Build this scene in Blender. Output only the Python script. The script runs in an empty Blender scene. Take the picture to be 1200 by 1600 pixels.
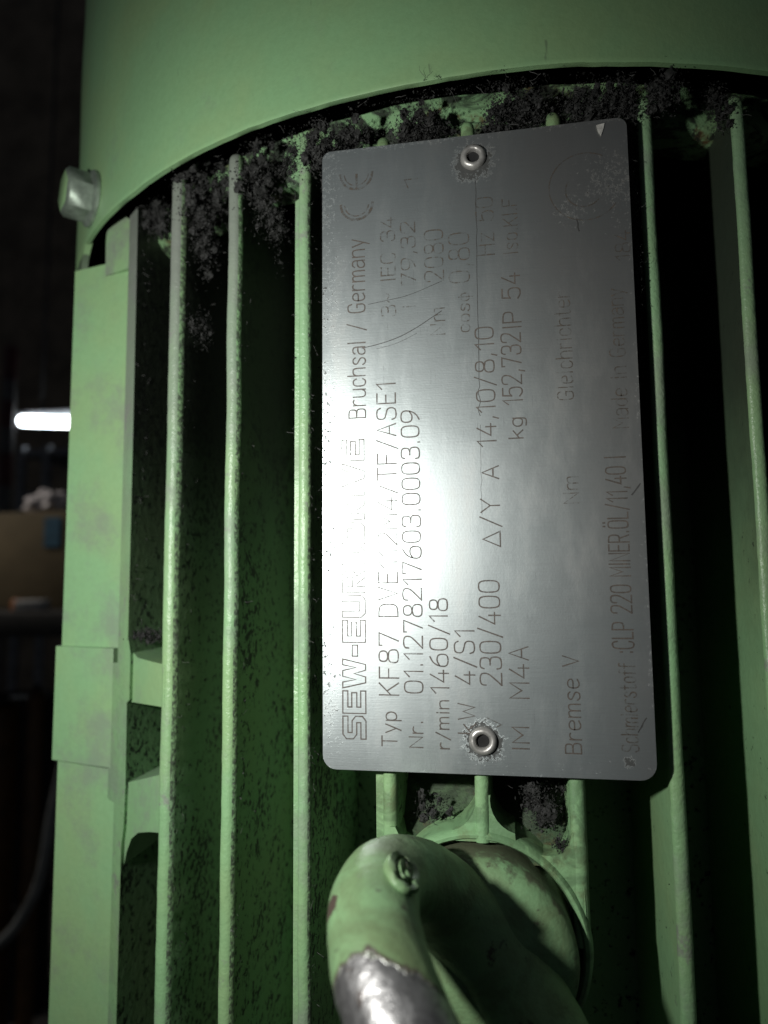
import bpy, bmesh, math, random
from mathutils import Vector, Matrix, noise
from math import sin, cos, radians, pi, sqrt, atan2

sc = bpy.context.scene
col = sc.collection
MM = 0.001

# ------------------------------------------------------------------ camera
cam = bpy.data.cameras.new('camera')
cam_o = bpy.data.objects.new('camera', cam)
col.objects.link(cam_o)
cam.sensor_fit = 'VERTICAL'
cam.sensor_height = 36.0
cam.lens = 36.0 * 1100 / 1600
cam.clip_start = 0.005
cam.clip_end = 60
YAW, PITCH, ROLL = 0.173982, 0.10056299, 0.00982947
Rm = Matrix.Rotation(YAW, 3, 'Z') @ Matrix.Rotation(PITCH, 3, 'X') @ Matrix.Rotation(ROLL, 3, 'Y')
right, fwd, up = Rm @ Vector((1, 0, 0)), Rm @ Vector((0, 1, 0)), Rm @ Vector((0, 0, 1))
m = Matrix((right, up, -fwd)).transposed().to_4x4()
m.translation = Vector((0.00465447, -0.11216387, -0.0226415))
cam_o.matrix_world = m
cam.dof.use_dof = True
cam.dof.focus_distance = 0.113
cam.dof.aperture_fstop = 16.0
sc.camera = cam_o

# ------------------------------------------------------------------ light and exposure
sc.view_settings.view_transform = 'Standard'
sc.view_settings.look = 'None'
sc.view_settings.exposure = 0.0
sc.view_settings.gamma = 1.0
w = bpy.data.worlds.new('World')
sc.world = w
w.use_nodes = True
w.node_tree.nodes['Background'].inputs[0].default_value = (0.75, 0.85, 1.0, 1)
w.node_tree.nodes['Background'].inputs[1].default_value = 0.028
# the hand-held flash just left of the lens
fl = bpy.data.lights.new('flash_light', 'SPOT')
fl.energy = 1.12
fl.color = (1.0, 0.995, 0.96)
fl.shadow_soft_size = 0.003
fl.spot_size = radians(120)
fl.spot_blend = 1.0
flo = bpy.data.objects.new('flash_light', fl)
col.objects.link(flo)
FL = Vector((-0.066, -0.112, -0.006))
flo.location = FL
flo.rotation_euler = (Vector((-0.060, 0.0, -0.016)) - FL).to_track_quat('-Z', 'Y').to_euler()

# added fill spot, unseen, up and left, to brighten the bench and far things
wl = bpy.data.lights.new('workshop_lamp', 'SPOT')
wl.energy = 60.0
wl.color = (1.0, 0.93, 0.82)
wl.spot_size = radians(58)
wl.spot_blend = 0.6
wl.shadow_soft_size = 0.3
wlo = bpy.data.objects.new('workshop_lamp', wl)
col.objects.link(wlo)
wlo.location = (-2.3, 0.95, 1.3)
wlo.rotation_euler = (Vector((-1.3, 1.7, -0.1)) - wlo.location).to_track_quat('-Z', 'Y').to_euler()

# ------------------------------------------------------------------ material helpers
class NT:
    def __init__(s, name):
        s.m = bpy.data.materials.new(name)
        s.m.use_nodes = True
        s.t = s.m.node_tree
        s.b = s.t.nodes['Principled BSDF']
        g = s.t.nodes.new('ShaderNodeNewGeometry')
        s.pos = g.outputs['Position']
    def n(s, typ, **kw):
        x = s.t.nodes.new('ShaderNode' + typ)
        for k, v in kw.items():
            setattr(x, k, v)
        return x
    def put(s, sock, v):
        if isinstance(v, (int, float)):
            sock.default_value = v
        elif isinstance(v, tuple):
            sock.default_value = v if len(v) == len(sock.default_value) else (*v, 1)
        else:
            s.t.links.new(v, sock)
    def math(s, op, a, b=0.0, clamp=False):
        x = s.n('Math', operation=op, use_clamp=clamp)
        s.put(x.inputs[0], a); s.put(x.inputs[1], b)
        return x.outputs[0]
    def mapping(s, scale):
        x = s.n('Mapping')
        s.put(x.inputs['Vector'], s.pos)
        x.inputs['Scale'].default_value = scale
        return x.outputs[0]
    def noise(s, scale, detail=4, rough=0.6, vec=None, dist=0.0):
        x = s.n('TexNoise')
        s.put(x.inputs['Vector'], vec if vec is not None else s.pos)
        x.inputs['Scale'].default_value = scale
        x.inputs['Detail'].default_value = detail
        x.inputs['Roughness'].default_value = rough
        x.inputs['Distortion'].default_value = dist
        return x.outputs[0]
    def ramp(s, v, lo, hi, a=0.0, b=1.0):
        x = s.n('MapRange', clamp=True)
        x.interpolation_type = 'SMOOTHSTEP'
        s.put(x.inputs[0], v)
        for i, q in enumerate((lo, hi, a, b)):
            s.put(x.inputs[1 + i], q)
        return x.outputs[0]
    def mix(s, f, a, b):
        x = s.n('Mix', data_type='RGBA')
        s.put(x.inputs[0], f); s.put(x.inputs[6], a); s.put(x.inputs[7], b)
        return x.outputs[2]
    def sep(s):
        x = s.n('SeparateXYZ')
        s.put(x.inputs[0], s.pos)
        return x.outputs
    def dist(s, p):
        x = s.n('VectorMath', operation='DISTANCE')
        s.put(x.inputs[0], s.pos); x.inputs[1].default_value = p
        return x.outputs['Value']
    def bump(s, h, strength, distance):
        x = s.n('Bump')
        x.inputs['Strength'].default_value = strength
        x.inputs['Distance'].default_value = distance
        s.put(x.inputs['Height'], h)
        s.put(s.b.inputs['Normal'], x.outputs[0])
    def set(s, **kw):
        for k, v in kw.items():
            s.put(s.b.inputs[k.replace('_', ' ')], v)
        return s.m

GREEN = (0.210, 0.385, 0.192)
GREEN2 = (0.232, 0.370, 0.176)
DUST = (0.165, 0.170, 0.160)
SOOT = (0.015, 0.017, 0.014)

def paint(name, dust=0.35, soot=0.3, top_soot=0.0, grime=0.0, spec_bits=0.0, bumpy=1.0, rust=0.0, rough=0.42, extra=None):
    t = NT(name)
    z = t.sep()[2]
    big = t.noise(38, 4, 0.6)
    c = t.mix(t.ramp(big, 0.35, 0.7), GREEN, GREEN2)
    fine = t.noise(900, 3, 0.7)
    c = t.mix(t.ramp(fine, 0.3, 0.75, 0.0, 0.16), c, (0.12, 0.22, 0.10))
    dn = t.noise(55, 6, 0.7)
    dmask = t.ramp(dn, 0.62 - 0.3 * dust, 0.80 - 0.22 * dust, 0, 0.25 + 0.55 * dust)
    c = t.mix(dmask, c, DUST)
    if grime:                                             # channel shade put into the colour as a dark coat, with oily dirt
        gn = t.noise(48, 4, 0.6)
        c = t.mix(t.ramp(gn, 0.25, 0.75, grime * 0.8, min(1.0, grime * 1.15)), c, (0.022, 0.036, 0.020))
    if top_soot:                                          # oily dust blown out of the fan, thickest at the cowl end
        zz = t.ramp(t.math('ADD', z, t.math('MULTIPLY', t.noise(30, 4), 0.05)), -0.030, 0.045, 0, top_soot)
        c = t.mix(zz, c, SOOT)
    if spec_bits:
        vb = t.noise(620, 5, 0.75)
        pat = t.noise(48, 5, 0.75)
        thr = t.math('SUBTRACT', 0.76, t.math('MULTIPLY', pat, 0.28 * spec_bits))
        sb = t.ramp(t.math('SUBTRACT', vb, thr), -0.01, 0.03)
        c = t.mix(sb, c, (0.012, 0.016, 0.013))
    sn = t.noise(1500, 4, 0.8)
    sm = t.ramp(sn, 0.76 - 0.1 * soot, 0.80 - 0.08 * soot, 0, min(1.0, 0.6 + soot))
    c = t.mix(sm, c, SOOT)
    if rust:
        rn = t.noise(160, 5, 0.7)
        c = t.mix(t.ramp(rn, 0.52, 0.66, 0, rust), c, (0.10, 0.045, 0.015))
        rn2 = t.noise(110, 5, 0.7, dist=1.5)
        c = t.mix(t.ramp(rn2, 0.44, 0.56, 0, rust), c, SOOT)
    if extra:
        c = extra(t, c)
    h = t.math('ADD', t.math('MULTIPLY', t.noise(420, 3, 0.5), 0.7), t.math('MULTIPLY', t.noise(1900, 3, 0.6), 0.35))
    t.bump(h, 0.55, 0.00035 * bumpy)
    r = t.ramp(dmask, 0, 0.6, rough, 0.75)
    return t.set(Base_Color=c, Roughness=r, Specular_IOR_Level=0.45)

def cowl_extra(t, c):
    x, y, z = t.sep()
    e = t.ramp(t.math('ADD', z, t.math('MULTIPLY', t.noise(500, 4), 0.004)), 0.0601, 0.0609, 0.8, 0.0)
    c = t.mix(e, c, (0.06, 0.075, 0.06))
    sc_ = t.noise(1.0, 4, 0.7, t.mapping((260, 260, 60)))
    return t.mix(t.ramp(sc_, 0.66, 0.72, 0, 0.5), c, (0.08, 0.10, 0.07))

M_COWL = paint('green_cowl_paint', dust=0.12, soot=0.22, bumpy=0.45, rough=0.46, extra=cowl_extra)
M_PANEL = paint('green_panel_paint', dust=0.50, soot=0.05, bumpy=0.5, rough=0.5)

def tip_extra(t, c):
    x, y, z = t.sep()
    g = t.ramp(t.math('ADD', z, t.math('MULTIPLY', t.noise(60, 3), 0.06)), -0.01, 0.080, 0.0, 0.9)
    side = t.ramp(x, -0.043, -0.032, 1.0, 0.25)
    c = t.mix(t.math('MULTIPLY', g, side), c, (0.17, 0.18, 0.165))
    worn = t.noise(95, 5, 0.75)
    return t.mix(t.ramp(worn, 0.60, 0.68, 0, 0.7), c, (0.19, 0.195, 0.18))
M_TIP = paint('green_fin_tip_paint', dust=0.48, soot=0.5, bumpy=1.7, rough=0.36, extra=tip_extra)
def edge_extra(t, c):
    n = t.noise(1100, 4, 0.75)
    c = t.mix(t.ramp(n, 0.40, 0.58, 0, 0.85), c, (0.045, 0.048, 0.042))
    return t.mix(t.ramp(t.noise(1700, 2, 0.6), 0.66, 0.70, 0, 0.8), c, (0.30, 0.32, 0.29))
M_EDGE = paint('speckled_fin_edge_paint', dust=0.5, soot=0.9, bumpy=1.8, rough=0.5, extra=edge_extra)  # darker, speckled paint for the right-hand side of the fin tips
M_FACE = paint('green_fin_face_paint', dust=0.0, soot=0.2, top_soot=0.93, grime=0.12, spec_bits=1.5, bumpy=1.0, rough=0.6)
M_FACE_CLEAN = paint('green_fin_face_cleaner_paint', dust=0.0, soot=0.25, top_soot=0.93, grime=0.12, spec_bits=0.75, bumpy=1.0, rough=0.6)
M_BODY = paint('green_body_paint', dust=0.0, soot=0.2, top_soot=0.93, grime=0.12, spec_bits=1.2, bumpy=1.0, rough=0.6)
M_RIB = paint('green_boss_paint', dust=0.30, soot=0.45, rust=0.35, bumpy=1.1, rough=0.45)
M_SHIELD = paint('rusty_green_paint', dust=0.1, soot=0.4, rust=0.95, bumpy=1.2, rough=0.6)

def eye_extra(t, c):
    x, y, z = t.sep()
    n = t.noise(130, 5, 0.7, dist=0.8)
    c = t.mix(t.ramp(n, 0.32, 0.70, 0, 0.70), c, (0.130, 0.165, 0.080))
    n2 = t.noise(210, 5, 0.65)
    return t.mix(t.ramp(n2, 0.60, 0.66, 0, 0.9), c, (0.065, 0.050, 0.040))

def eye_paint(name):
    t = NT(name)
    c = t.mix(t.ramp(t.noise(60, 3), 0.35, 0.7), GREEN, GREEN2)
    c = eye_extra(t, c)
    k = t.dist((-0.0168, -0.0292, -0.0600))               # small chip down to the primer
    k = t.math('ADD', k, t.math('MULTIPLY', t.math('SUBTRACT', t.noise(420, 4, 0.7), 0.5), 0.004))
    c = t.mix(t.ramp(k, 0.0019, 0.0016), c, (0.085, 0.060, 0.050))
    # bare steel where the paint has been knocked off the outside of the ring
    d = t.dist((-0.0098, -0.0455, -0.0680))
    d = t.math('ADD', d, t.math('MULTIPLY', t.math('SUBTRACT', t.noise(210, 4, 0.6), 0.5), 0.006))
    steel = t.ramp(d, 0.0112, 0.0108)
    edge = t.math('SUBTRACT', t.ramp(d, 0.0117, 0.0113), steel)
    sc2 = t.noise(1.0, 4, 0.7, t.mapping((900, 900, 160)))
    st = t.mix(t.ramp(t.noise(330, 6, 0.75), 0.3, 0.7), (0.22, 0.215, 0.215), (0.62, 0.615, 0.61))
    st = t.mix(t.ramp(sc2, 0.55, 0.72, 0, 0.7), st, (0.12, 0.115, 0.11))
    st = t.mix(t.ramp(t.noise(180, 5, 0.7), 0.60, 0.70, 0, 0.8), st, (0.10, 0.06, 0.035))
    c = t.mix(edge, c, (0.09, 0.075, 0.06))
    c = t.mix(steel, c, st)
    h = t.math('ADD', t.math('ADD', t.noise(300, 4, 0.6), t.math('MULTIPLY', sc2, 0.4)), t.math('MULTIPLY', steel, -0.8))
    t.bump(h, 0.5, 0.0005)
    return t.set(Base_Color=c, Metallic=t.math('MULTIPLY', steel, 0.85), Roughness=t.math('ADD', t.ramp(steel, 0, 1, 0.45, 0.30), t.math('MULTIPLY', t.math('MULTIPLY', steel, t.noise(300, 4)), 0.2)))
M_EYE = eye_paint('chipped_eye_paint')
def collar_extra(t, c):
    c = eye_extra(t, c)
    d = t.dist((-0.0015, -0.004, -0.0778))                 # rim of the collar, bruised and oily
    d = t.math('ADD', d, t.math('MULTIPLY', t.math('SUBTRACT', t.noise(170, 5, 0.7), 0.5), 0.0085))
    c = t.mix(t.ramp(d, 0.0136, 0.0150, 0, 0.85), c, (0.070, 0.066, 0.045))
    u = t.dist((-0.0125, -0.008, -0.0690))                 # old grease under the foot of the ring
    u = t.math('ADD', u, t.math('MULTIPLY', t.math('SUBTRACT', t.noise(120, 4, 0.7), 0.5), 0.010))
    return t.mix(t.ramp(u, 0.006, 0.013, 0.75, 0), c, (0.055, 0.055, 0.032))
M_COLLAR = paint('oily_collar_paint', dust=0.0, soot=0.3, bumpy=1.0, rough=0.45, extra=collar_extra)

def zinc(name, base, rough):
    t = NT(name)
    c = t.mix(t.ramp(t.noise(240, 5, 0.7), 0.3, 0.7), base, tuple(v * 0.55 for v in base))
    t.bump(t.noise(500, 3), 0.3, 0.0003)
    return t.set(Base_Color=c, Metallic=0.55, Roughness=rough)
M_ZINC = zinc('zinc_bolt_metal', (0.30, 0.37, 0.30), 0.45)
M_RIVET = zinc('rivet_metal', (0.50, 0.49, 0.46), 0.38)

def plain(name, c, rough=0.8, metallic=0.0, var=0.5, scale=30):
    t = NT(name)
    cc = t.mix(t.ramp(t.noise(scale, 4, 0.65), 0.3, 0.7), c, tuple(v * (1 - var) for v in c))
    return t.set(Base_Color=cc, Roughness=rough, Metallic=metallic)
M_HOLE = plain('dark_hole', (0.012, 0.012, 0.012), 0.9, scale=800)
M_SOOT = plain('black_fan_dust', (0.021, 0.022, 0.020), 0.75, var=0.7, scale=700)
M_FIBRE = plain('grey_fibre', (0.10, 0.10, 0.095), 0.7, scale=500)

def plate_material():
    t = NT('brushed_plate_metal')
    x, y, z = t.sep()
    brush = t.noise(1.0, 5, 0.7, t.mapping((160, 160, 5200)))
    brush2 = t.noise(1.0, 4, 0.7, t.mapping((5000, 160, 130)))
    cloud = t.noise(45, 5, 0.65)
    c = t.mix(t.ramp(cloud, 0.3, 0.7), (0.525, 0.585, 0.58), (0.44, 0.485, 0.485))
    c = t.mix(t.ramp(brush, 0.35, 0.75, 0, 0.22), c, (0.36, 0.37, 0.37))
    # brownish film towards the right and the fan end
    film = t.ramp(t.math('ADD', t.math('ADD', x, t.math('MULTIPLY', z, 0.25)), t.math('MULTIPLY', cloud, 0.02)), 0.006, 0.040, 0, 0.55)
    c = t.mix(film, c, (0.30, 0.27, 0.24))
    # black specks, dense along the left edge and around the rivets and the corner
    sp = t.noise(1300, 5, 0.8)
    patch = t.noise(90, 4, 0.65)
    left = t.ramp(x, -0.0250, -0.0185, 0.16, 0.0)
    rv1 = t.ramp(t.math('ADD', t.dist((0.0006, 0, 0.0470)), t.math('MULTIPLY', t.noise(420, 4, 0.7), 0.0022)), 0.0026, 0.0066, 0.34, 0.0)
    rv2 = t.ramp(t.math('ADD', t.dist((0.0003, 0, -0.0470)), t.math('MULTIPLY', t.noise(420, 4, 0.7), 0.0026)), 0.0026, 0.0062, 0.38, 0.0)
    cor = t.ramp(t.dist((0.0235, 0, 0.0405)), 0.002, 0.0125, 0.17, 0.0)
    cor2 = t.ramp(t.dist((0.0165, 0, 0.0370)), 0.001, 0.0055, 0.17, 0.0)
    cor3 = t.ramp(t.dist((0.0215, 0, -0.0495)), 0.0004, 0.0016, 0.30, 0.0)
    low = t.ramp(z, -0.0515, -0.046, 0.08, 0.0)
    top = t.ramp(z, 0.0500, 0.0520, 0.0, 0.16)
    rt = t.ramp(x, 0.0235, 0.0253, 0.0, 0.12)
    loc = t.math('MAXIMUM', left, t.math('MAXIMUM', rv1, rv2))
    for q in (cor, cor2, cor3, low, top, rt):
        loc = t.math('MAXIMUM', loc, q)
    loc = t.math('MULTIPLY', loc, t.ramp(patch, 0.30, 0.55, 0.55, 1.15))
    thr = t.math('SUBTRACT', 0.705, loc)
    dirt = t.ramp(t.math('SUBTRACT', sp, thr), -0.01, 0.07, 0, 0.93)
    c = t.mix(dirt, c, (0.018, 0.018, 0.016))
    scr = t.ramp(brush2, 0.62, 0.72)
    smear = t.noise(1.0, 5, 0.7, t.mapping((120, 120, 40)))
    c = t.mix(t.ramp(smear, 0.50, 0.72, 0, 0.35), c, (0.30, 0.29, 0.27))
    c = t.mix(t.math('MULTIPLY', scr, 0.45), c, (0.70, 0.72, 0.72))
    rough = t.math('ADD', t.ramp(cloud, 0.3, 0.7, 0.325, 0.385), t.math('MULTIPLY', scr, -0.10))
    rough = t.math('ADD', rough, t.math('ADD', t.math('MULTIPLY', dirt, 0.4), t.ramp(smear, 0.45, 0.75, 0, 0.08)))
    t.bump(t.math('ADD', t.math('MULTIPLY', brush, 0.5), t.math('ADD', t.math('MULTIPLY', dirt, 0.8), t.math('MULTIPLY', t.noise(2600, 3), 0.35))), 0.22, 0.00008)
    return t.set(Base_Color=c, Metallic=t.math('MULTIPLY', t.math('SUBTRACT', 1.0, dirt), 0.89), Roughness=rough)
M_PLATE = plate_material()

def ink(name, c, lo, hi, amount):
    """dark burr of the engraving, worn through to the plate in places"""
    t = NT(name)
    n = t.noise(900, 4, 0.75)
    cc = t.mix(t.ramp(t.noise(300, 3), 0.3, 0.7), c, tuple(v * 0.7 for v in c))
    t.bump(t.noise(1500, 3), 0.4, 0.0002)
    return t.set(Base_Color=cc, Alpha=t.ramp(n, lo, hi, 1.0, 1.0 - amount), Roughness=0.45)
M_INK = ink('engraved_line', (0.088, 0.074, 0.062), 0.46, 0.72, 0.75)
M_FADED = ink('worn_engraved_line', (0.095, 0.080, 0.065), 0.36, 0.58, 0.93)
M_SCRATCH = ink('scratch_line', (0.045, 0.045, 0.043), 0.60, 0.80, 0.5)

# ------------------------------------------------------------------ object helpers
BASE = Vector((1.7, 130.4, -160.0))       # mm, foot of the motor axis

def mesh_obj(name, bm, mats, parent=None, smooth=None, origin=None, weld=False):
    """bm in mm, world axes.  smooth = angle in degrees below which edges are shaded smooth."""
    if weld:
        bmesh.ops.remove_doubles(bm, verts=bm.verts, dist=0.001)
    bmesh.ops.recalc_face_normals(bm, faces=bm.faces)
    me = bpy.data.meshes.new(name)
    if origin is None:
        s = Vector((0, 0, 0))
        for v in bm.verts: s += v.co
        origin = s / max(1, len(bm.verts))
    origin = Vector(origin)
    for v in bm.verts:
        v.co = (v.co - origin) * MM
    if smooth is not None:
        for f in bm.faces: f.smooth = True
        for e in bm.edges:
            if len(e.link_faces) == 2 and e.calc_face_angle(0) > radians(smooth):
                e.smooth = False
    bm.to_mesh(me); bm.free()
    for mt in (mats if isinstance(mats, (list, tuple)) else [mats]):
        me.materials.append(mt)
    o = bpy.data.objects.new(name, me)
    col.objects.link(o)
    if parent is not None:
        o.parent = parent
        o.location = origin * MM - wloc(parent)
    else:
        o.location = origin * MM
    return o

def wloc(o):
    p = o.location.copy()
    while o.parent:
        o = o.parent
        p += o.location
    return p

def tag(o, label, cat, group=None, kind=None):
    o['label'] = label
    if cat: o['category'] = cat
    if group: o['group'] = group
    if kind: o['kind'] = kind
    return o

def structure(o, label):
    o['kind'] = 'structure'; o['label'] = label; o['category'] = o.name.split('_')[-1]
    return o

def prism(bm, pts, y0, y1, mat=0):
    """polygon in X,Z (mm) extruded from depth y0 to y1; y0/y1 numbers or functions of x."""
    f0 = y0 if callable(y0) else (lambda x: y0)
    f1 = y1 if callable(y1) else (lambda x: y1)
    a = [bm.verts.new((x, f0(x), z)) for x, z in pts]
    b = [bm.verts.new((x, f1(x), z)) for x, z in pts]
    fs = [bm.faces.new(a), bm.faces.new(b[::-1])]
    for i in range(len(pts)):
        j = (i + 1) % len(pts)
        fs.append(bm.faces.new((a[j], a[i], b[i], b[j])))
    for f in fs: f.material_index = mat
    return fs

def bevel(bm, w, seg=2, ang=40):
    es = [e for e in bm.edges if len(e.link_faces) == 2 and e.calc_face_angle(0) > radians(ang)]
    bmesh.ops.bevel(bm, geom=es, offset=w, segments=seg, affect='EDGES', profile=0.5)

def lathe(bm, prof, centre, axis, seg=48, mat=0, close=False):
    """prof: list of (radius, height along axis)"""
    ax = Vector(axis).normalized()
    u = ax.orthogonal().normalized(); v = ax.cross(u)
    c = Vector(centre)
    rings = []
    for r, h in prof:
        if r < 1e-6:
            rings.append([bm.verts.new(c + ax * h)])
        else:
            rings.append([bm.verts.new(c + ax * h + (u * cos(2*pi*k/seg) + v * sin(2*pi*k/seg)) * r) for k in range(seg)])
    n = len(rings)
    for i in range(n if close else n - 1):
        A, B = rings[i], rings[(i + 1) % n]
        for k in range(seg):
            l = (k + 1) % seg
            q = [A[k % len(A)], A[l % len(A)], B[l % len(B)], B[k % len(B)]]
            q2 = []
            for p in q:
                if p not in q2: q2.append(p)
            if len(q2) > 2:
                f = bm.faces.new(q2); f.material_index = mat

AXX, AXY = 1.7, 130.4
def cylp(R, phi, z):
    return Vector((AXX + R * sin(phi), AXY - R * cos(phi), z))
def cyly(x, R):
    return AXY - sqrt(max(0.0, R * R - (x - AXX) ** 2))

# ------------------------------------------------------------------ the motor
motor = bpy.data.objects.new('electric_motor', None)
col.objects.link(motor)
motor.location = BASE * MM
tag(motor, 'green painted ribbed electric motor with a metal rating plate, fan cowl and lifting eye', 'motor')
P = motor

RC, ZR = 134.4, 60.1
# fan cover: sheet metal shell with an open lower rim and a closed top
bm = bmesh.new()
NS = 360
outer, inner = [], []
zs = [0, .3, .8, 3, 6, 10, 15, 22, 30, 40, 52, 62, 76, 92, 110]
for j, dz in enumerate(zs):
    ro, ri = [], []
    for k in range(NS):
        a = 2 * pi * k / NS
        d = 0.45 * noise.noise(Vector((sin(a) * 5, cos(a) * 5, dz * 0.03))) + 0.10 * noise.noise(Vector((sin(a) * 22, cos(a) * 22, dz * 0.15)))
        e = 0.28 * noise.noise(Vector((sin(a) * 40, cos(a) * 40, 7.1))) if j == 0 else 0
        R = RC + d - (0.12 if j == 0 else 0)
        ro.append(bm.verts.new(cylp(R, a, ZR + dz + e * 0.6)))
        ri.append(bm.verts.new(cylp(R - (1.0 if j == 0 else 1.5), a, ZR + dz + e * 0.6)))
    outer.append(ro); inner.append(ri)
for j in range(len(zs) - 1):
    for k in range(NS):
        l = (k + 1) % NS
        bm.faces.new((outer[j][k], outer[j][l], outer[j+1][l], outer[j+1][k]))
        bm.faces.new((inner[j][l], inner[j][k], inner[j+1][k], inner[j+1][l])).material_index = 1
for k in range(NS):
    l = (k + 1) % NS
    bm.faces.new((outer[0][l], outer[0][k], inner[0][k], inner[0][l])).material_index = 0
prev = outer[-1]
for R, dz in ((132.5, 114), (127, 117.5), (118, 119)):
    cur = [bm.verts.new(cylp(R, 2*pi*k/NS, ZR + dz)) for k in range(NS)]
    for k in range(NS):
        l = (k + 1) % NS
        bm.faces.new((prev[k], prev[l], cur[l], cur[k]))
    prev = cur
bm.faces.new(prev)
cap = [inner[-1][k] for k in range(NS)]
bm.faces.new(cap[::-1]).material_index = 1
fan_cover = mesh_obj('fan_cover', bm, [M_COWL, M_SOOT], P, 35)
fan_cover['label'] = 'smooth light green sheet metal fan cover at the top'

# tab of the fan cover that carries the bolt, left side
bm = bmesh.new()
def tab_shell(R0, R1, lo, hi):
    n = 12
    A, B = [], []
    for i in range(n + 1):
        t = i / n
        z = 60.4 - 13.5 * t
        ph0 = radians(-45.4 - 4.6 * t ** 0.8 - 0.5 * sin(t * 7))
        ph1 = radians(-62)
        A.append([[bm.verts.new(cylp(R, ph0 + (ph1 - ph0) * k / 6, z)) for k in range(7)] for R in (R0, R1)])
    for i in range(n):
        for k in range(6):
            bm.faces.new((A[i][0][k], A[i][0][k+1], A[i+1][0][k+1], A[i+1][0][k]))
            bm.faces.new((A[i][1][k+1], A[i][1][k], A[i+1][1][k], A[i+1][1][k+1]))
        bm.faces.new((A[i][0][0], A[i+1][0][0], A[i+1][1][0], A[i][1][0]))
        bm.faces.new((A[i][0][6], A[i][1][6], A[i+1][1][6], A[i+1][0][6]))
    for k in range(6):
        bm.faces.new((A[n][0][k], A[n][0][k+1], A[n][1][k+1], A[n][1][k]))
        bm.faces.new((A[0][0][k+1], A[0][0][k], A[0][1][k], A[0][1][k+1]))
tab_shell(RC - 0.05, RC - 1.5, 0, 0)
mesh_obj('cover_tab', bm, M_COWL, P, 35)

# hex flange bolt
bc = cylp(RC, atan2(-89.7 - AXX, AXY - 31.85), 68.2)
bax = Vector((bc.x - AXX, bc.y - AXY, 0)).normalized()
bm = bmesh.new()
bu = Vector((0, 0, 1)); bv = bax.cross(bu)
R6 = 5.6
prof = [(R6, 1.6), (R6, 5.9)]
hexr = []
for (r, h, rot) in ((R6, 1.3, 0), (R6, 6.0, 0), (R6 * 0.84, 6.75, 0)):
    hexr.append([bm.verts.new(bc + bax * h + (bu * cos(pi/3*k + 0.62) + bv * sin(pi/3*k + 0.62)) * r) for k in range(6)])
for i in range(2):
    for k in range(6):
        bm.faces.new((hexr[i][k], hexr[i][(k+1) % 6], hexr[i+1][(k+1) % 6], hexr[i+1][k]))
top = bm.faces.new(hexr[2]); top.material_index = 1
bm.faces.new(hexr[0][::-1])
bevel(bm, 0.16, 1, 25)
bolt = mesh_obj('cover_bolt', bm, [M_ZINC, M_COWL], P, 50)
bolt['label'] = 'zinc plated hex flange bolt with green paint left on its end'
bm = bmesh.new()
lathe(bm, [(0, -0.3), (6.0, -0.3), (6.5, 0.2), (6.5, 0.9), (6.1, 1.25), (4.5, 1.7), (0, 1.7)], bc, bax, 48)
mesh_obj('flange', bm, M_ZINC, bolt, 30)

# housing: the cylinder the fins stand on
RB = 93.0
bm = bmesh.new()
prof = [(0, -160), (RB, -160)]
nz = 40
for j in range(nz + 1):
    prof.append((RB, -158 + (54 + 158) * j / nz))
prof += [(RB - 3, 56), (0, 56)]
lathe(bm, prof, (AXX, AXY, 0), (0, 0, 1), 144)
housing = mesh_obj('housing', bm, M_BODY, P, 40)

# end shield ring behind the cowl rim
bm = bmesh.new()
for R0, R1, z0, z1 in ((121.3, 114, 57.6, 66.8),):
    pr_ = [(R1, z0), (R0 - 1.5, z0), (R0, z0 + 1.2)] + [(R0, z0 + 2.5 + i * 1.2) for i in range(6)] + [(R0 - 1, z1)] + [(R1, z1)]
    lathe(bm, pr_, (AXX, AXY, 0), (0, 0, 1), 240, close=True)
for v in bm.verts:
    d = Vector((v.co.x - AXX, v.co.y - AXY, 0)).normalized()
    v.co += d * 0.9 * noise.noise(v.co * 0.11)
    if v.co.z < 59: v.co.z += 1.0 * noise.noise(v.co * 0.09)
mesh_obj('end_shield', bm, M_SHIELD, P, 40)

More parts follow.
